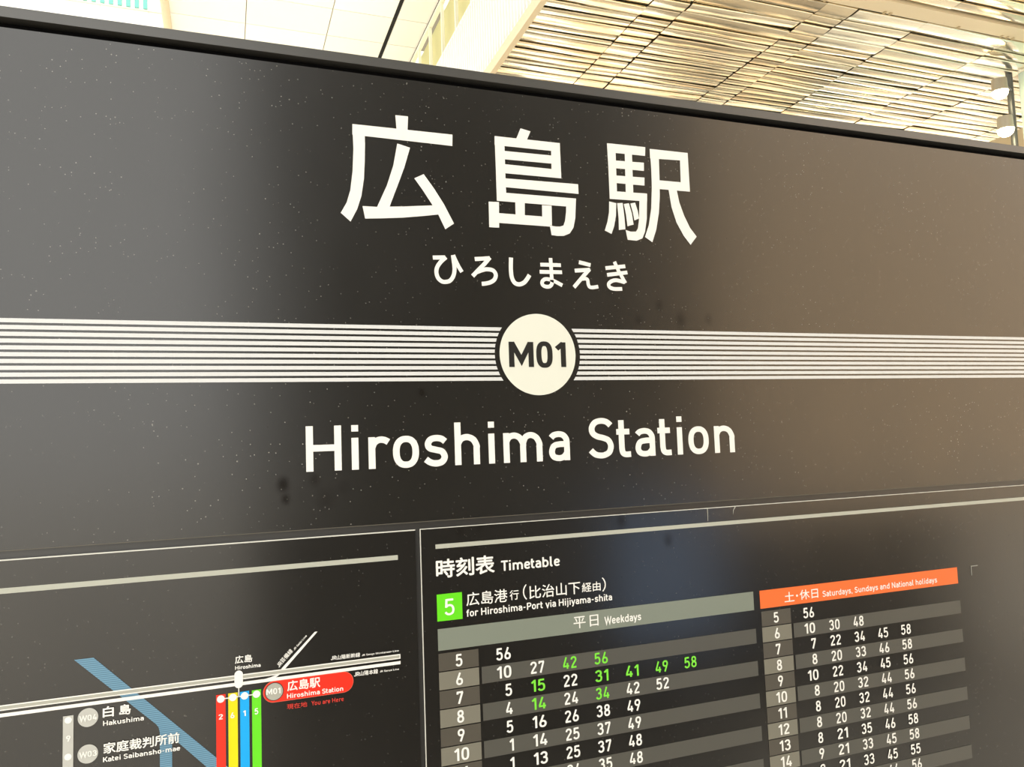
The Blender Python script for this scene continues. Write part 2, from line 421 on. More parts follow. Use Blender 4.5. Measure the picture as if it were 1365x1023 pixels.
def draw_latin(mb, s, X0, X1, Z, H, w, layer=1, rot=0.0):
    """word with its ink between X0 and X1 on baseline Z, capitals H tall"""
    V, F, x = [], [], 0.0
    gap = 0.20 - (w-.15)*0.6
    for i, ch in enumerate(s):
        if ch == ' ': x += 0.30; continue
        adv, strokes = G[ch]
        for si, (pts, closed) in enumerate(strokes):
            v, f = ribbon(pts, w, closed)
            k = len(V); V += [(p[0]+x, p[1], si*0.07) for p in v]; F += [tuple(k+q for q in t) for t in f]
        nxt = s[i+1] if i+1 < len(s) else ''
        g = gap
        if ch in 'orsebpSacJPGT0235689vyYWK': g -= .045
        if nxt and nxt in 'osedaacSGT0235689vyYWJt': g -= .045
        if ch in 'rftTYkK' or (nxt and nxt in 'ftTY'): g -= .04
        if ch.isdigit() and nxt.isdigit(): g = .15
        x += adv + g
    a = min(p[0] for p in V); b = max(p[0] for p in V)
    sx = (X1-X0)/(b-a)
    c, s_ = math.cos(rot), math.sin(rot)
    out = []
    for p in V:
        u_, v_ = (p[0]-a)*sx, p[1]*H
        out.append((X0+u_*c-v_*s_, Z+u_*s_+v_*c, p[2]))
    mb.tri2(out, fix(out, F), layer)
_cj = {}
def cjk_mesh(s, bold):
    key = (s, bold)
    if key not in _cj:
        c = bpy.data.curves.new('glyph', 'FONT'); c.body = s; c.size = 1.0; c.resolution_u = 3
        o = bpy.data.objects.new('glyph', c); COL.objects.link(o)
        bpy.context.view_layer.update()
        me = bpy.data.meshes.new_from_object(o.evaluated_get(bpy.context.evaluated_depsgraph_get()))
        _cj[key] = ([(v.co.x, v.co.y) for v in me.vertices], [tuple(p.vertices) for p in me.polygons])
        bpy.data.objects.remove(o); bpy.data.meshes.remove(me); bpy.data.curves.remove(c)
    return _cj[key]
def draw_kanji(mb, s, X0, X1, Z, H, bold, layer=1, rot=0.0):
    V, F = cjk_mesh(s, bold)
    a = min(p[0] for p in V); b = max(p[0] for p in V); c0 = min(p[1] for p in V); d = max(p[1] for p in V)
    sx = (X1-X0)/(b-a); sz = H/(d-c0)
    c, s_ = math.cos(rot), math.sin(rot)
    # heavier weights are the same outline laid down again a hair's breadth to each side
    shifts = [(0, 0)] if bold < .004 else [(0, 0), (bold, 0), (-bold, 0), (0, bold), (0, -bold)] + ([(bold*.7, bold*.7), (-bold*.7, bold*.7), (bold*.7, -bold*.7), (-bold*.7, -bold*.7)] if bold > .012 else [])
    for q, (du, dv) in enumerate(shifts):
        out = []
        for p in V:
            u_, v_ = (p[0]-a)*sx + du*sz, (p[1]-c0)*sz + dv*sz
            out.append((X0+u_*c-v_*s_, Z+u_*s_+v_*c, 0.045*q))
        mb.tri2(out, fix(out, F), layer)
def put(items, name, mat, parent, layer=1, label=None):
    """each word or run of characters is a piece of lettering of its own"""
    for it in items:
        mb = MB()
        if it[1] == 'din': draw_latin(mb, *it[2:8], layer=layer)
        else: draw_kanji(mb, *it[2:8], layer=layer)
        mb.build(name, mat, parent, label=label)
TEXT = [
    ('name_romaji', 'din', 'Hiroshima', 0.09469, 0.45303, -0.02692, 0.05644, 0.145, 0),
    ('name_romaji', 'din', 'Station', 0.48219, 0.72791, -0.02613, 0.05644, 0.145, 0),
    ('badge', 'din', 'M01', 0.36717, 0.45272, 0.1037, 0.03508, 0.19, 0),
    ('head', 'cjk', '時刻表', 0.25654, 0.33582, -0.17147, 0.02315, 0.022, 0),
    ('head', 'din', 'Timetable', 0.34558, 0.43092, -0.17029, 0.01333, 0.17, 0),
    ('dest', 'cjk', '広島港', 0.29585, 0.35277, -0.21109, 0.01688, 0.008, 0),
    ('dest', 'cjk', '行', 0.35628, 0.36917, -0.20962, 0.01273, 0.008, 0),
    ('dest', 'cjk', '（', 0.37524, 0.38087, -0.21117, 0.02017, 0.004, 0),
    ('dest', 'cjk', '比治山下', 0.38437, 0.45997, -0.21099, 0.01701, 0.008, 0),
    ('dest', 'cjk', '経由', 0.46265, 0.49125, -0.20976, 0.0126, 0.01, 0),
    ('dest', 'cjk', '）', 0.49383, 0.49962, -0.2117, 0.01919, 0.004, 0),
    ('dest', 'din', 'for Hiroshima-Port via Hijiyama-shita', 0.29539, 0.50837, -0.22481, 0.00915, 0.165, 0),
    ('five', 'din', '5', 0.26578, 0.27923, -0.22036, 0.02141, 0.125, 0),
    ('week', 'cjk', '平', 0.44787, 0.46586, -0.25763, 0.01571, 0.006, 0),
    ('week', 'cjk', '日', 0.47244, 0.48561, -0.25723, 0.01525, 0.006, 0),
    ('week', 'din', 'Weekdays', 0.49496, 0.55286, -0.25701, 0.01043, 0.16, 0),
    ('hol', 'cjk', '土', 0.80205, 0.82033, -0.25788, 0.01453, 0.01, 0),
    ('hol', 'cjk', '・', 0.82387, 0.82758, -0.252, 0.00341, 0.0, 0),
    ('hol', 'cjk', '休日', 0.83085, 0.86611, -0.25736, 0.01465, 0.01, 0),
    ('hol', 'din', 'Saturdays, Sundays and National holidays', 0.87473, 1.11322, -0.25716, 0.0089, 0.15, 0),
    ('map', 'cjk', '白', -0.12881, -0.11838, -0.28835, 0.0112, 0.03, 0),
    ('map', 'cjk', '島', -0.1123, -0.10117, -0.28837, 0.0108, 0.025, 0),
    ('map', 'din', 'Hakushima', -0.12878, -0.08769, -0.29754, 0.00523, 0.17, 0),
    ('map', 'cjk', '家庭裁判所前', -0.12812, -0.05091, -0.32791, 0.01149, 0.022, 0),
    ('map', 'din', 'Katei Saibansho-mae', -0.12863, -0.05, -0.33663, 0.00532, 0.17, 0),
    ('w', 'din', 'W04', -0.15242, -0.13513, -0.28951, 0.0059, 0.17, 0),
    ('w', 'din', 'W03', -0.15219, -0.13496, -0.32843, 0.00586, 0.17, 0),
    ('nine', 'din', '9', -0.16499, -0.16074, -0.30904, 0.0062, 0.17, 0),
    ('map', 'cjk', '広島', 0.00991, 0.02898, -0.24787, 0.00861, 0.02, 0),
    ('map', 'din', 'Hiroshima', 0.00986, 0.03849, -0.25489, 0.00417, 0.18, 0),
    ('pill', 'cjk', '広島駅', 0.06872, 0.10705, -0.2876, 0.01183, 0.018, 0),
    ('pill', 'din', 'Hiroshima Station', 0.06822, 0.13466, -0.29614, 0.00552, 0.16, 0),
    ('here', 'cjk', '現在地', 0.06806, 0.0915, -0.30906, 0.00602, 0.01, 0),
    ('here', 'din', 'You are Here', 0.09656, 0.13509, -0.30867, 0.00518, 0.15, 0),
    ('m', 'din', 'M01', 0.04462, 0.06072, -0.28867, 0.00662, 0.17, 0),
    ('map', 'din', 'JR', 0.12036, 0.12691, -0.25775, 0.00456, 0.17, 0),
    ('map', 'cjk', '山陽新幹線', 0.12747, 0.15599, -0.25822, 0.0054, 0.015, 0),
    ('map', 'din', 'JR Sanyo Shinkansen Line', 0.158, 0.2045, -0.2576, 0.0021, 0.17, 0),
    ('map', 'din', 'JR', 0.148, 0.15467, -0.28103, 0.00487, 0.17, 0),
    ('map', 'cjk', '山陽本線', 0.15524, 0.17777, -0.28123, 0.00558, 0.015, 0),
    ('map', 'din', 'JR Sanyo Line', 0.17996, 0.20438, -0.28025, 0.00211, 0.17, 0),
    ('rn', 'din', '2', -0.00882, -0.00397, -0.3093, 0.00578, 0.17, 0),
    ('rn', 'din', '6', 0.00432, 0.00873, -0.30974, 0.00632, 0.17, 0),
    ('rn', 'din', '1', 0.0181, 0.02132, -0.30945, 0.00635, 0.17, 0),
    ('rn', 'din', '5', 0.03102, 0.03527, -0.30942, 0.00689, 0.17, 0),
]
KANJI =  [[(0.21738, 0.44271), (0.2348, 0.4429), (0.23355, 0.42228), (0.21866, 0.42213)],
    [(0.1601, 0.42414), (0.29614, 0.4242), (0.29545, 0.40813), (0.15981, 0.40969)],
    [(0.1601, 0.42414), (0.1761, 0.41428), (0.17611, 0.3982), (0.17531, 0.37674), (0.17375, 0.35175), (0.17, 0.32847), (0.16416, 0.31044), (0.15531, 0.2932), (0.14285, 0.30403), (0.15071, 0.31821), (0.15579, 0.33526), (0.15919, 0.36108), (0.16082, 0.39132)],
    [(0.21911, 0.40385), (0.23639, 0.39979), (0.22757, 0.37082), (0.21615, 0.34103), (0.20617, 0.31524), (0.18918, 0.31313), (0.2039, 0.3454), (0.21303, 0.3731)],
    [(0.17109, 0.31499), (0.18923, 0.31525), (0.22624, 0.31849), (0.26608, 0.32286), (0.27491, 0.31112), (0.25108, 0.30712), (0.22408, 0.30312), (0.1976, 0.30043), (0.17418, 0.29849)],
    [(0.24107, 0.35808), (0.25412, 0.36503), (0.26767, 0.34667), (0.28088, 0.32614), (0.29454, 0.29967), (0.28205, 0.29103), (0.2727, 0.31097), (0.26342, 0.32575), (0.25206, 0.34303)],
    [(0.39683, 0.4442), (0.41192, 0.44128), (0.40463, 0.42556), (0.38857, 0.42571)],
    [(0.3574, 0.42875), (0.45688, 0.42874), (0.45671, 0.41579), (0.35694, 0.41581)],
    [(0.3574, 0.42875), (0.37181, 0.42758), (0.37142, 0.38176), (0.37162, 0.33717), (0.3574, 0.33609), (0.35752, 0.3805)],
    [(0.443, 0.4286), (0.45688, 0.42874), (0.45695, 0.37661), (0.44197, 0.37714)],
    [(0.36963, 0.40865), (0.44372, 0.409), (0.44321, 0.39702), (0.36918, 0.39659)],
    [(0.36893, 0.38958), (0.44384, 0.38902), (0.45695, 0.37661), (0.36937, 0.37657)],
    [(0.3691, 0.36922), (0.48328, 0.37018), (0.48322, 0.35577), (0.36956, 0.35659)],
    [(0.35784, 0.34853), (0.47892, 0.34861), (0.47773, 0.33565), (0.3574, 0.33609)],
    [(0.46343, 0.34596), (0.47892, 0.34861), (0.4764, 0.31941), (0.473, 0.30546), (0.4667, 0.2965), (0.45714, 0.29229), (0.4474, 0.29171), (0.43817, 0.29242), (0.43606, 0.30619), (0.44412, 0.30526), (0.45189, 0.30558), (0.45742, 0.30757), (0.46008, 0.31466), (0.46222, 0.32758)],
    [(0.34526, 0.33394), (0.36046, 0.33455), (0.35951, 0.29809), (0.34491, 0.29787)],
    [(0.38487, 0.34354), (0.39929, 0.34286), (0.39823, 0.3159), (0.38441, 0.31674)],
    [(0.42517, 0.3349), (0.43999, 0.33508), (0.43931, 0.30568), (0.42477, 0.31591)],
    [(0.35806, 0.31881), (0.43946, 0.31836), (0.43676, 0.30461), (0.35847, 0.3049)],
    [(0.53316, 0.4365), (0.59772, 0.43694), (0.59656, 0.42322), (0.53383, 0.42285)],
    [(0.53316, 0.4365), (0.54707, 0.43489), (0.546, 0.35293), (0.53359, 0.35251), (0.53373, 0.40152)],
    [(0.56236, 0.43464), (0.57439, 0.43405), (0.57325, 0.35323), (0.56045, 0.35314)],
    [(0.53383, 0.41112), (0.59397, 0.41247), (0.59327, 0.39975), (0.53422, 0.39961)],
    [(0.53366, 0.38839), (0.59371, 0.38951), (0.59303, 0.3772), (0.53405, 0.37709)],
    [(0.5338, 0.36434), (0.59678, 0.36526), (0.59611, 0.35317), (0.53358, 0.35233)],
    [(0.58348, 0.35938), (0.59678, 0.36526), (0.59402, 0.32613), (0.58993, 0.30623), (0.585, 0.29615), (0.5749, 0.29201), (0.56021, 0.29258), (0.55746, 0.30724), (0.56577, 0.30528), (0.57465, 0.30582), (0.57828, 0.31084), (0.58104, 0.32526)],
    [(0.53242, 0.34836), (0.54393, 0.34658), (0.54259, 0.32795), (0.53887, 0.31187), (0.53402, 0.29982), (0.52312, 0.30422), (0.52822, 0.3182), (0.53143, 0.33245)],
    [(0.54549, 0.3467), (0.55469, 0.34774), (0.55665, 0.32538), (0.55713, 0.30827), (0.54634, 0.30654), (0.54669, 0.32471)],
    [(0.55657, 0.34628), (0.5651, 0.34816), (0.56923, 0.33334), (0.57127, 0.31626), (0.56089, 0.31293), (0.55929, 0.33088)],
    [(0.56744, 0.3478), (0.57563, 0.34984), (0.57933, 0.33762), (0.58109, 0.32615), (0.57299, 0.32258), (0.5709, 0.33524)],
    [(0.60507, 0.43495), (0.67162, 0.4351), (0.67148, 0.42248), (0.60485, 0.4202)],
    [(0.60507, 0.43495), (0.62045, 0.43411), (0.61942, 0.38755), (0.61838, 0.36208), (0.6153, 0.33657), (0.60941, 0.31101), (0.60167, 0.29123), (0.58951, 0.29855), (0.59713, 0.31739), (0.60255, 0.34286), (0.60539, 0.37551), (0.606, 0.40452)],
    [(0.65754, 0.43409), (0.67162, 0.4351), (0.67209, 0.37416), (0.65603, 0.37416)],
    [(0.60807, 0.38749), (0.65725, 0.38765), (0.67167, 0.37413), (0.60731, 0.37386)],
    [(0.63392, 0.37694), (0.64861, 0.37485), (0.65222, 0.35557), (0.65933, 0.336), (0.66861, 0.31745), (0.67972, 0.30443), (0.66802, 0.29099), (0.65641, 0.30486), (0.64519, 0.32413), (0.63792, 0.34723)]]
KANA =  [(0.00562, 0, [(0.26358, 0.2512), (0.28074, 0.25227)]),
    (0.00565, 1, [(0.2819, 0.25267), (0.2746, 0.24611), (0.2696, 0.23913), (0.26791, 0.23176), (0.26996, 0.224), (0.27496, 0.21949), (0.28008, 0.21879), (0.28645, 0.22073), (0.29126, 0.22712), (0.29326, 0.23568), (0.29276, 0.24585), (0.29157, 0.25599)]),
    (0.00545, 1, [(0.29192, 0.25601), (0.29539, 0.24824), (0.2992, 0.24048), (0.30363, 0.2333)]),
    (0.00573, 0, [(0.32241, 0.25206), (0.34448, 0.25429)]),
    (0.00577, 0, [(0.34452, 0.25545), (0.33644, 0.2462), (0.32784, 0.23778), (0.31868, 0.22825)]),
    (0.00572, 1, [(0.32536, 0.23424), (0.33256, 0.23718), (0.33975, 0.23865), (0.34808, 0.23752), (0.35208, 0.23193), (0.35003, 0.22494), (0.3439, 0.22068), (0.33668, 0.21869), (0.33132, 0.21814)]),
    (0.00607, 1, [(0.37541, 0.25675), (0.3746, 0.24159), (0.37538, 0.23001), (0.37898, 0.22203), (0.38562, 0.21938), (0.3931, 0.22199), (0.39825, 0.22744), (0.40221, 0.23345)]),
    (0.00543, 0, [(0.41906, 0.24889), (0.45079, 0.24953)]),
    (0.00542, 0, [(0.41763, 0.23857), (0.45213, 0.23935)]),
    (0.00547, 0, [(0.43514, 0.25913), (0.43583, 0.22776)]),
    (0.00545, 1, [(0.43583, 0.22776), (0.43558, 0.22184), (0.43201, 0.21817), (0.42631, 0.21772), (0.42139, 0.22013), (0.4212, 0.22483), (0.4255, 0.2283), (0.43306, 0.22812), (0.44306, 0.22449), (0.45181, 0.22032)]),
    (0.00578, 0, [(0.47921, 0.25529), (0.49766, 0.2517)]),
    (0.00576, 0, [(0.47213, 0.2426), (0.49642, 0.24487)]),
    (0.00581, 0, [(0.49581, 0.24606), (0.48477, 0.2345), (0.46973, 0.21835)]),
    (0.00529, 1, [(0.4833, 0.23084), (0.48791, 0.23162), (0.49176, 0.22997), (0.49253, 0.22399), (0.49457, 0.21985), (0.4998, 0.2192), (0.50846, 0.22072)]),
    (0.00561, 0, [(0.52141, 0.24841), (0.55405, 0.25271)]),
    (0.0056, 0, [(0.52359, 0.23853), (0.55712, 0.24362)]),
    (0.00564, 0, [(0.53644, 0.25863), (0.54252, 0.24544), (0.55314, 0.2275)]),
    (0.00564, 1, [(0.55184, 0.22867), (0.53909, 0.23124), (0.53093, 0.2297), (0.52561, 0.22524), (0.52711, 0.22043), (0.53438, 0.21826), (0.54725, 0.21872)])]

def items(*keys): return [t for t in TEXT if t[0] in keys]
def zz(z): return EYE + z*D

# ================================================================== the setting
H2 = EYE + 4.0          # mirrored soffit
H1 = EYE + 5.96         # white tiled ceiling
XE = 2.776              # edge of the mirrored soffit

mb = MB(); mb.box(-40, 60, -45, 70, -0.2, 0.0); mb.build('floor', M['floor'], kind='structure')

# white tiled ceiling: dark backing with a joint showing between separate tiles
mb = MB(); mb.box(-0.66, XE-0.001, 3.0, 26.0, H1+0.03, H1+0.15)
ceil = mb.build('ceiling', M['joint'], kind='structure')
ceil['label'] = 'white square tiled ceiling high behind the sign'
xj = [-0.655, 0.316, 1.425, 2.253, 2.776]
yj = [3.0 + 0.0*k for k in range(1)]
y0 = 1.732*5.96
ys = [y0 + (k-9)*0.715 for k in range(0, 24)]
tile_me = {}
for i in range(4):
    x0, x1 = xj[i], xj[i+1]
    if i == 2: x1 = 2.253
    if i == 3: x0 = 2.301
    for k in range(len(ys)-1):
        w_, d_ = x1-x0-0.012, ys[k+1]-ys[k]-0.012
        key = i
        if key not in tile_me:
            t = MB(); t.box(-w_/2, w_/2, -d_/2, d_/2, -0.012, 0.012)
            me = bpy.data.meshes.new('ceiling_tile'); me.from_pydata(t.v, [], t.f); me.materials.append(M['tile']); tile_me[key] = me
        o = bpy.data.objects.new('ceiling_tile', tile_me[key]); COL.objects.link(o); o.parent = ceil
        o.location = Vector(((x0+x1)/2, (ys[k]+ys[k+1])/2, H1+0.018)) - ceil.location
t = MB(); t.box(2.250, 2.302, 3.0, 26.0, H1+0.012, H1+0.028); t.build('slot', M['slot'], ceil, label='black slot running through the ceiling tiles')
t = MB()
t.smooth = True
t.tube((-0.70, 3.0, H1-0.03), (-0.70, 26.0, H1-0.03), 0.055, 20)
t.build('trim_1', M['cream'], kind='structure')

# mirrored soffit of polished planks
mb = MB(); mb.box(XE, 13.0, 3.6, 14.5, H2+0.05, H2+0.18)
sof = mb.build('ceiling', M['void'], kind='structure')
sof['label'] = 'mirrored soffit of polished champagne metal planks'
jr = [0.694, 0.928, 1.022, 1.333, 1.425, 1.640, 1.934, 2.143, 2.45, 2.54]
rows = [1.14, 1.19, 1.24, 1.282, 1.317, None, 1.374, 1.422, 1.467, 1.508, 1.556, 1.585, 1.615, 1.652, 1.677, 1.706, 1.740, 1.770, 1.800, 1.830, 1.857, 1.892, 1.930, 1.965, 2.00, 2.045, 2.09, 2.14, 2.20]
rnd = random.Random(11)
def plank_mesh(seg=6):
    """unit plank 1 x 1 m, gently bowed across its depth, with a folded lip at both long sides"""
    v, f = [], []
    prof = [(-0.5, 0.03), (-0.497, 0.0)]
    prof += [(-0.5+k/seg, -0.0055*math.sin(math.pi*k/seg)) for k in range(1, seg)]
    prof += [(0.497, 0.0), (0.5, 0.03)]
    for (y, z) in prof: v += [(-0.5, y, z), (0.5, y, z)]
    for k in range(len(prof)-1): f.append((2*k, 2*k+2, 2*k+3, 2*k+1))
    n = len(prof); q = len(v)
    v += [(-0.5, y, z) for (y, z) in prof] + [(0.5, y, z) for (y, z) in prof]     # ends and back keep their own corners
    f.append(tuple(q+k for k in range(n))[::-1]); f.append(tuple(q+n+k for k in range(n)))
    f.append((q, q+n, q+2*n-1, q+n-1))
    me = bpy.data.meshes.new('ceiling_plank'); me.from_pydata(v, [], f); me.materials.append(M['plank'])
    for p in list(me.polygons)[1:len(prof)-2]: p.use_smooth = True    # only the bowed face is smooth
    me.update(); return me
pm = plank_mesh()
for i in range(len(jr)-1):
    prev = None
    shift = [rnd.uniform(-0.006, 0.006) for _ in rows]
    for k in range(len(rows)-1):
        if rows[k] is None or rows[k+1] is None: continue
        a = rows[k] + (shift[k] if k not in (0, 6) and rows[k-1] is not None else 0)
        b = rows[k+1] + (shift[k+1] if rows[min(k+2, len(rows)-1)] is not None else 0)
        ya, yb = a*4.0, b*4.0
        xa, xb = jr[i]*4.0, jr[i+1]*4.0
        o = bpy.data.objects.new('ceiling_plank', pm); COL.objects.link(o); o.parent = sof
        o.location = Vector(((xa+xb)/2, (ya+yb)/2, H2+rnd.uniform(0, 0.008))) - sof.location
        o.scale = (xb-xa-0.012, yb-ya-0.007, 1.0)
        o.rotation_euler = (math.radians(rnd.gauss(0, 0.9)), math.radians(rnd.gauss(0, 0.5)), 0)
# cream beam across the soffit between two plank fields, with its dark seam and small clips
b = MB(); b.smooth = False
b.box(XE, 13.0, 1.321*4, 1.366*4, H2-0.02, H2+0.05)
beam = b.build('trim_2', M['cream'], kind='structure')
s = MB(); s.box(XE, 13.0, 1.367*4, 1.3735*4, H2+0.012, H2+0.05); s.build('seam', M['slot'], beam)
for xc in (5.95, 6.02, 5.24, 6.9, 7.5, 7.58, 7.66, 8.4):
    s = MB(); s.box(xc-.012, xc+.012, 1.358*4, 1.366*4, H2-0.03, H2-0.018); s.build('clip', M['void'], beam)
# side of the soffit: cream fascia edge, fine white fins, then a glazed strip with white mullions
f = MB(); f.box(XE-0.06, XE+0.0, 3.6, 14.5, H2-0.015, H2+0.10); f.build('trim_3', M['cream'], kind='structure')
w = MB(); w.box(XE+0.02, XE+0.12, 3.6, 14.5, H2+0.19, EYE+5.20)
wr = w.build('wall_right', M['wall_panel'], kind='structure')
wr['label'] = 'upper side of the soffit clad in fine white fins'
fin = None
for k in range(110):
    y = 4.6 + k*0.085
    if fin is None:
        t = MB(); t.box(-0.022, 0.022, -0.012, 0.012, -0.54, 0.54)
        fin = bpy.data.meshes.new('louvre_fin'); fin.from_pydata(t.v, [], t.f); fin.materials.append(M['louvre'])
    o = bpy.data.objects.new('louvre_fin', fin); COL.objects.link(o); o.parent = wr
    o.location = Vector((XE-0.005, y, EYE+4.64)) - wr.location
w = MB(); w.box(XE+0.10, XE+0.20, 3.6, 25.15, EYE+5.20, H1); w.build('wall_right.001', M['olive'], kind='structure')
w = MB(); w.box(XE-0.02, XE+0.10, 3.6, 25.15, EYE+5.16, EYE+5.20); w.build('trim_4', M['mullion'], kind='structure')
wn_ = MB(); wn_.box(XE-0.03, XE+0.03, 3.6, 26.0, H1-0.05, H1-0.001); win = wn_.build('window_1', M['mullion'], kind='structure')
for k in range(22):
    y = 4.5 + k*0.65 + 0.0
    y = 9.03 + (k-7)*0.645
    t = MB(); t.box(XE-0.02, XE+0.02, y-0.018, y+0.018, EYE+5.20, H1-0.05); t.build('mullion', M['mullion'], win)
t = MB(); t.box(XE-0.035, XE-0.03, 3.6, 26.0, H1-0.012, H1-0.002); t.build('seal', M['slot'], win)

# unseen glowing trough, added to brighten the white ceiling
t = MB(); t.box(0.70, 0.95, 7.6, 13.4, EYE+3.05, EYE+3.07)
t.box(0.70, 0.715, 7.6, 13.4, EYE+3.07, EYE+3.17); t.box(0.935, 0.95, 7.6, 13.4, EYE+3.07, EYE+3.17)
tr = t.build('added_trough', M['cream'], kind='structure')
M['tube'] = flat('added_ceiling_glow', (1, 1, 1), 0.4, emit=(1.0, 0.97, 0.88), estr=16)
t = MB(); t.box(0.74, 0.91, 7.7, 13.3, EYE+3.08, EYE+3.12); t.build('added_glow_strip', M['tube'], tr, label='added glowing strip that brightens the ceiling')
for y in (11.7, 13.2):
    t = MB(); t.tube((0.705, y, EYE+3.1), (0.705, y, H1), 0.008, 8); t.build('added_trough_hanger', M['steel'], tr)

# tall white wall far behind on the left, in upright panels, with a teal glazed strip
wb = MB(); wb.box(-9.0, 22.0, 14.06, 14.3, 0.0, 12.5)
wall = wb.build('wall_back', M['joint'], kind='structure')
pan = {}
xs = [-1.16 + 0.735*k for k in range(-9, 32)]
for k in range(len(xs)-1):
    for (z0, z1) in ((3.32, 6.0), (6.02, 9.08), (9.98, 12.4)):
        key = (z0, z1)
        if key not in pan:
            t = MB(); t.box(-0.3655, 0.3655, -0.02, 0.02, (z0-z1)/2, (z1-z0)/2)
            me = bpy.data.meshes.new('wall_panel'); me.from_pydata(t.v, [], t.f); me.materials.append(M['wall_panel']); pan[key] = me
        o = bpy.data.objects.new('wall_panel', pan[key]); COL.objects.link(o); o.parent = wall
        o.location = Vector(((xs[k]+xs[k+1])/2, 14.03, (z0+z1)/2)) - wall.location
# unseen bays, dark and glowing, added to vary the soffit's reflections
rnd2 = random.Random(5)
shop = [MB() for _ in range(4)]
M['bay_dark'] = flat('dark_reflection_bay', (0.16, 0.17, 0.15), 0.2)
M['bay_warm'] = flat('warm_glow_bay', (0.7, 0.5, 0.3), 0.4, emit=(1.0, 0.74, 0.45), estr=1.9)
M['bay_white'] = flat('white_glow_bay', (0.8, 0.8, 0.75), 0.4, emit=(1.0, 0.97, 0.88), estr=3.0)
M['bay_beige'] = flat('beige_reflection_bay', (0.82, 0.76, 0.62), 0.5)
x = -8.9
while x < 21.9:
    for (z0, z1) in ((0.05, 1.1), (1.12, 2.3), (2.32, 3.28)):
        w_ = rnd2.uniform(0.35, 1.3)
        kind_ = rnd2.choice(['bay_dark', 'bay_warm', 'bay_warm', 'bay_white', 'bay_beige', 'bay_beige'])
        t = MB(); t.box(x, min(x+1.1, 22.0)-0.03, 14.0, 14.06, z0, z1); t.build('added_reflection_bay', M[kind_], wall)
    x += 1.12
t = MB(); t.box(-7.8, -0.4, 13.98, 14.06, 9.08, 9.98); wnd = t.build('window_2', M['mullion'], kind='structure')
for k in range(34):
    x = -2.30 + (k-18)*0.13 - 0.0
    if x > -1.25: continue
    t = MB(); t.box(x+0.02, x+0.085, 13.955, 13.99, 9.10, 9.94); t.build('pane', M['teal_glass'], wnd)

SHIFT = [o for o in bpy.data.objects if o.parent is None and o.name not in ('floor', 'camera', 'sun')]
for o in SHIFT: o.location.y -= D      # distances above were counted from the lens

# unseen blocks behind the camera, added to shape the boards' reflections
c = MB(); c.box(0.10, 2.25, -3.2, -2.4, 0.0, 9.0)
rear_blk = c.build('added_rear_block', M['dark_block'], kind='structure')
M['screen'] = flat('blue_reflection_glow', (0.02, 0.03, 0.05), 0.3, emit=(0.55, 0.78, 1.15), estr=1.15)  # unseen glowing panel, added for a bluish reflection in the board
c = MB(); c.box(1.68, 2.20, -2.40, -2.36, 0.62, 1.28); c.build('added_blue_panel', M['screen'], rear_blk)
M['tan_block'] = flat('tan_reflection_block', (0.80, 0.60, 0.40), 0.7)  # unseen tan block, added for the warm reflection on the right
c = MB(); c.box(5.0, 34.0, -16.0, -15.0, 0.0, 12.0)
c.build('added_rear_block.001', M['tan_block'], kind='structure')

c = MB(); c.box(2.3, 4.5, -3.3, -3.0, 0.0, 1.0); c.build('added_rear_block.002', M['dark_block'], kind='structure')  # unseen low block, added to darken the lower boards' reflection

# ================================================================== spotlights and glass on the right
post = thing('post', (8.45, 5.24, 0), 'dark steel post edging the glass screen at the far right, carrying two lit spotlights', 'post')
t = MB(); t.tube((8.45, 5.24, 0.02), (8.45, 5.24, H2+0.0), 0.035, 16); t.build('shaft', M['steel'], post)
t = MB(); t.tube((8.45, 5.24, 0.0), (8.45, 5.24, 0.02), 0.06, 24); t.build('base_plate', M['steel'], post)
for zc, xc, lab in ((3.86, 8.16, 'upper lit spotlight, hard under the mirrored soffit beside the glass screen'), (3.43, 8.20, 'lower lit spotlight on the dark post, nearest the top rail of the sign')):
    L_ = thing('spotlight', (xc, 5.15, EYE+zc), lab, 'lamp', 'spotlights on the dark post')
    t = MB(); t.smooth = False; t.tube((xc, 5.15, EYE+zc), (xc, 5.15, EYE+zc-0.14), 0.076, 24, 0.082); t.build('casing', M['lamp_body'], L_)
    t = MB(); t.smooth = True
    for a0, a1 in ((0, 30), (30, 60), (60, 89)):
        ra, rb = 0.085*math.cos(math.radians(a0)), 0.085*math.cos(math.radians(a1))
        t.tube((xc, 5.15, EYE+zc-0.14-0.085*math.sin(math.radians(a0))), (xc, 5.15, EYE+zc-0.14-0.085*math.sin(math.radians(a1))), ra, 24, rb, caps=(a1 == 89))
    t.build('lens', M['lamp_light'], L_, label='glowing warm lens')
    t = MB(); t.tube((xc+0.09, 5.15, EYE+zc-0.06), (8.45-0.03, 5.22, EYE+zc-0.06), 0.018, 10); t.build('arm', M['steel'], L_)
gs = thing('glass_screen', (8.485, 4.275, 0), 'pale cyan frosted glass screen standing beside the dark post', 'screen')
t = MB(); t.box(8.475, 8.495, 3.4, 5.15, 0.05, H2-0.03); t.build('pane', M['glass'], gs)
t = MB(); t.box(8.465, 8.505, 3.4, 5.15, 0.0, 0.05); t.build('floor_channel', M['steel'], gs)
t = MB(); t.box(8.465, 8.505, 3.4, 5.15, H2-0.03, H2-0.005); t.build('head_channel', M['mullion'], gs)

# ================================================================== the sign
XL_, XR_ = -0.64, 1.46
ZB, ZT = -1.25, 0.518
sign = thing('station_sign', (0.4108*D, 0.0, 0.0), 'large black station name board with white lettering, route map and timetable panels', 'sign')
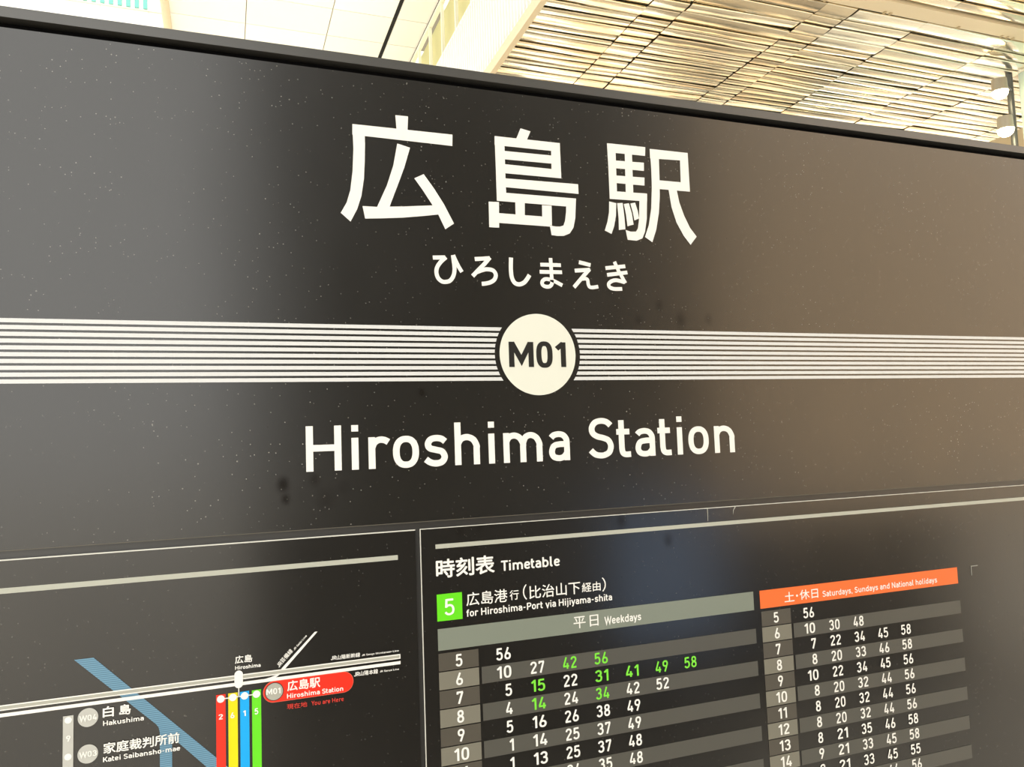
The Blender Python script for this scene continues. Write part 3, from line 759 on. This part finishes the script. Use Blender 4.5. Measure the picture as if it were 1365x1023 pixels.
# body behind the panels, with two posts down to the floor
f = MB()
f.box(XL_*D, XR_*D, 0.004, 0.085, zz(ZB), zz(0.4945))
f.build('frame', M['frame'], sign)
f = MB(); f.box((XL_)*D, (XR_)*D, 0.012, 0.085, zz(0.4945), zz(0.5058)); f.build('groove', M['groove'], sign, label='recessed groove below the top rail, its shade painted black')
f = MB(); f.box((XL_-0.004)*D, (XR_+0.004)*D, -0.002, 0.089, zz(0.5058), zz(0.5185)); f.build('top_rail', M['rail'], sign, label='dark grey top rail')
for px in (XL_+0.12, XR_-0.12):
    f = MB(); f.box(px*D-0.04, px*D+0.04, 0.01, 0.08, 0.0, zz(ZB)); f.build('leg', M['frame'], sign)

def board(name, x0, x1, z0, z1, mat, edge, ew, label):
    """a separate board 3.8 mm thick standing on the frame, pale cut edge showing as a thin rim"""
    f = MB(); f.box(x0*D, x1*D, 0.0, 0.0038, zz(z0), zz(z1)); o = f.build(name, mat, sign, label=label)
    e = MB()
    e.rect(x0, x1, z1-ew, z1, 0)
    if name == 'name_panel': e = MB(); e.rect(x0, x1, z0, z0+ew*0.8, 0)  # name board: bevel highlight painted along its bottom
    else:
        if x0 > 0: e.rect(x0, x0+ew*1.2, z0, z1-ew, 0)
    e.build('edge_and_glint', edge, o)
    return o
name_p = board('name_panel', XL_, XR_, -0.0983, 0.4943, M['name_board'], M['edge_glint'], 0.0012, 'upper black board with the station name and striped band')
map_p = board('map_panel', XL_+0.004, 0.2300, ZB+0.01, -0.1070, M['poster_board'], M['edge'], 0.0015, 'lower left black board with the coloured route map')
time_p = board('timetable_panel', 0.2358, XR_-0.004, ZB+0.01, -0.1068, M['poster_board'], M['edge'], 0.0011, 'lower right black board with the timetable')

# ---- name board
for a, c in ((0, 6), (6, 18), (18, len(KANJI))):
    m = MB()
    for i, p in enumerate(KANJI[a:c]): m.poly(p, 1 + 0.07*i)
    m.build('kanji_character', M['white'], name_p, label='large white character of the station name')
i = 0
for cnt in (3, 3, 1, 4, 4, 4):
    m = MB()
    for q, (w_, sm, pts) in enumerate(KANA[i:i+cnt]):
        v, fc = ribbon(catmull(pts, 6) if sm else pts, w_)
        m.tri2([(p[0], p[1], 0.07*q) for p in v], fix(v, fc), 1)
    i += cnt
    m.build('kana_character', M['white'], name_p)
put(items('name_romaji'), 'latin_lettering', M['white'], name_p, 1, label='white words Hiroshima Station')
cx, cz, rr = 0.4107, 0.1215, 0.0640
for k in range(10):
    z1 = 0.1584 - k*0.00762; z0 = z1 - 0.00475
    for side in (-1, 1):
        pts = []
        for z in [z0 + (z1-z0)*q/4 for q in range(5)]:
            pts.append((cx + side*math.sqrt(rr*rr - (z-cz)**2), z))
        end = XL_ if side < 0 else XR_
        poly = [(end, z0)] + pts + [(end, z1)]
        if side > 0: poly = poly[::-1]
        m = MB(); m.poly(poly, 1)
        m.build('stripe', M['stripe'], name_p)
m = MB(); m.disc(cx, cz, 0.0570, 1, 96); m.build('badge', M['badge'], name_p, label='round ivory station number badge')
put(items('badge'), 'badge_lettering', M['ink'], name_p, 2, label='black M01 on the ivory badge')

# ---- route map
m = MB(); m.rect(XL_+0.03, 0.2066, -0.1437, -0.1377, 1); m.build('rule', M['bar'], map_p, label='long pale grey rule')
m = MB()
m.poly([(-0.1578, -0.2224), (-0.1386, -0.2224), (0.2300, -0.5970), (0.2300, -0.6170), (-0.0217, -0.3607), (-0.0585, -0.3213), (-0.0587, -0.95), (-0.0714, -0.95), (-0.0712, -0.3138), (-0.0725, -0.3081), (-0.0754, -0.3040)], 1)
m.build('river', M['river'], map_p, label='pale blue hatched river forking downwards')
m = MB(); m.rect(-0.60, 0.2067, -0.2670, -0.2612, 3); m.build('rail_line', M['white'], map_p)
m = MB(); m.rect(-0.60, 0.2055, -0.2657, -0.2625, 4); m.build('rail_line_core', M['grey_line'], map_p, label='grey core of the double rail line')
m = MB(); m.rect(-0.60, 0.2067, -0.2737, -0.2699, 3)
m.poly([(0.0399, -0.2735), (0.0399, -0.2705), (0.0500, -0.2688), (0.0555, -0.2672), (0.0600, -0.2672), (0.0530, -0.2712), (0.0460, -0.2735)], 3.2)
m.build('rail_line', M['white'], map_p)
m = MB(); m.poly([(0.0612, -0.2614), (0.0662, -0.2614), (0.1052, -0.2217), (0.1018, -0.2217)], 3); m.build('branch_line', M['white'], map_p)
m = MB()
for nm, x0, x1, mt in (('red', -0.0113, -0.0010, 'red'), ('yellow', 0.0020, 0.0123, 'yellow'), ('blue', 0.0150, 0.0252, 'blue'), ('green', 0.0283, 0.0386, 'green')):
    q = MB(); q.rect(x0, x1, -1.0, -0.2812, 2); q.build('route_bar', M[mt], map_p, label=nm + ' route bar')
for x in (-0.0062, 0.0071, 0.0201, 0.0335):
    q = MB(); q.disc(x, -0.2862, 0.0042, 4, 32); q.build('stop_dot', M['white'], map_p)
m = MB(); m.rect(-0.0062, 0.0335, -0.2868, -0.2857, 3); m.rect(0.0132, 0.0142, -0.2868, -0.2740, 3); m.build('link_line', M['white'], map_p)
m = MB(); m.capsule(0.0090, 0.0184, -0.2764, -0.2562, 5); m.build('interchange_marker', M['white'], map_p)
put(items('rn'), 'route_numbers', M['white'], map_p, 3)
m = MB(); m.capsule(0.0408, 0.1474, -0.2987, -0.2736, 4); m.build('pill_rim', M['red_rim'], map_p, label='thin pale red rim')
m = MB(); m.capsule(0.0413, 0.1469, -0.2982, -0.2741, 5); m.build('pill', M['red'], map_p, label='red rounded you-are-here label')
m = MB(); m.disc(0.0536, -0.2859, 0.0107, 6); m.build('disc_rim', M['ink'], map_p)
m = MB(); m.disc(0.0536, -0.2859, 0.0099, 7); m.build('disc', M['grey_line'], map_p, label='grey disc on the red label')
put(items('m'), 'disc_lettering', M['white'], map_p, 8)
put(items('pill'), 'pill_lettering', M['white'], map_p, 7)
put(items('here'), 'here_lettering', M['red_dim'], map_p, 3, label='red words You are Here')
m = MB(); m.rect(-0.1682, -0.1580, -1.0, -0.2817, 2); m.build('route_bar', M['grey_pale'], map_p, label='pale grey route bar')
for z in (-0.2864, -0.3255):
    q = MB(); q.disc(-0.1631, z, 0.0035, 3, 32); q.build('stop_dot', M['white'], map_p)
    q = MB(); q.disc(-0.1438, z, 0.0101, 2, 64); q.build('stop_disc', M['grey_pale'], map_p, label='pale grey stop number disc')
put(items('w', 'nine'), 'stop_numbers', M['white'], map_p, 4)
put(items('map'), 'map_lettering', M['white'], map_p, 6)
a45 = math.radians(45.5)
m = MB(); draw_latin(m, 'JR', 0.0594, 0.0594+0.0062, -0.2589, 0.0048, .17, layer=6, rot=a45)
draw_kanji(m, '芸備線', 0.0640, 0.0640+0.0175, -0.2543, 0.0056, .015, layer=6, rot=a45)
draw_latin(m, 'JR Geibi Line', 0.0775, 0.0775+0.0215, -0.2408, 0.0023, .17, layer=6, rot=a45)
m.build('map_lettering', M['white'], map_p)

# ---- timetable
m = MB(); m.rect(0.2562, XR_-0.03, -0.1340, -0.1283, 1); m.build('rule', M['bar'], time_p, label='long pale grey rule')
put(items('head'), 'title_lettering', M['white'], time_p, 1, label='white title Timetable')
m = MB(); m.rect(0.2560, 0.2900, -0.2267, -0.1924, 1); m.build('line_badge', M['green'], time_p, label='lime green square badge')
put(items('five'), 'line_number', M['white'], time_p, 2, label='white figure 5')
put(items('dest'), 'destination_lettering', M['white'], time_p, 1)
m = MB(); m.rect(0.2561, 0.7455, -0.2638, -0.2363, 1); m.build('weekday_header', M['head'], time_p, label='sage grey weekday header bar')
put(items('week'), 'weekday_lettering', M['white'], time_p, 2)
m = MB(); m.rect(0.7570, 1.1602, -0.2632, -0.2364, 1); m.build('holiday_header', M['orange'], time_p, label='orange weekend and holiday header bar')
put(items('hol'), 'holiday_lettering', M['white'], time_p, 2)
PIT = 0.02362
def cells(x0, x1, x2, x3, n=20):
    for k in range(n):
        zt = -0.2675 - k*PIT
        m = MB(); m.rect(x0, x1, zt-0.0222, zt, 1)
        m.build('hour_cell', M['cell_light'] if k % 2 else M['cell_dark'], time_p)
        if k % 2:
            m = MB(); m.rect(x2, x3, zt-0.0217, zt-0.0001, 1); m.build('row_band', M['band'], time_p)
cells(0.2562, 0.3101, 0.3137, 0.7465)
cells(0.7578, 0.8120, 0.8158, 1.1618)
def num(mb, s, xl, k, lay=2, dx=0.0):
    z = -0.2858 - k*PIT
    if len(s) == 2: draw_latin(mb, s, xl, xl+0.0205, z, 0.0155, .155, layer=lay)
    else:
        w_ = 0.0062 if s == '1' else 0.0094
        draw_latin(mb, s, xl+0.0205-w_, xl+0.0205, z, 0.0155, .155, layer=lay)
def hour(mb, k, xc, zadj=0.0):
    s = str(5+k); z = -0.2863 - k*PIT
    if len(s) == 1: draw_latin(mb, s, xc-0.0046, xc+0.0046, z, 0.0155, .155, layer=3)
    elif s == '11': draw_latin(mb, s, xc-0.0085, xc+0.0075, z, 0.0155, .155, layer=3)
    else: draw_latin(mb, s, xc-0.0102, xc+0.0100, z, 0.0155, .155, layer=3)
WK = [['56'], ['10','27','42g','56g'], ['5','15g','22','31g','41g','49g','58g'], ['4','14g','24','34g','42','52'],
      ['5','16','26','38','49'], ['1','14','25','37','49'], ['1','13','25','37','48'], ['','','24','35','48']]
HO = [['56'], ['10','30','48'], ['7','22','34','45','58'], ['8','20','33','46','58'], ['10','22','34','45','56'],
      ['8','20','32','44','56'], ['8','20','32','44','56'], ['8','20','32','44','56'], ['8','21','35','46','58'],
      ['9','21','33','45','58'], ['9','21','33','45','55'], ['','','','44','56']]
for table, c0, step, hx, nh in ((WK, 0.3342, 0.04755, 0.2832, 7), (HO, 0.8352, 0.04800, 0.7842, 10)):
    for k in range(nh):
        m = MB(); hour(m, k, hx + (0.0 if c0 < .5 else 0.0003*k)); m.build('hour_numeral', M['white'], time_p)
    for k, row in enumerate(table):
        for green in (False, True):
            for i, s_ in enumerate(row):
                if not s_ or s_.endswith('g') != green: continue
                m = MB()
                num(m, s_.rstrip('g'), c0 + i*step + (0.0 if c0 < .5 else 0.0003*k), k, 3)
                m.build('minute_numeral', M['green_digit'] if green else M['white'], time_p, label='green minute numeral' if green else None)
m = MB(); m.rect(1.1916, 1.2080, -0.2382, -0.2368, 1); m.rect(1.1916, 1.1931, -0.2529, -0.2382, 1); m.build('corner_mark', M['mark'], time_p, label='faint grey corner mark')
# nicks in the top edge of the timetable board
m = MB()
m.poly([(0.6722, -0.1262), (0.6730, -0.1262), (0.6734, -0.1078), (0.6722, -0.1078)], 1)
m.poly([(0.7172, -0.1200), (0.7190, -0.1130), (0.7236, -0.1078), (0.7212, -0.1078), (0.7178, -0.1130)], 1)
m.build('edge_nick', M['grey_line'], time_p, label='pale nicks where the board edge is chipped')
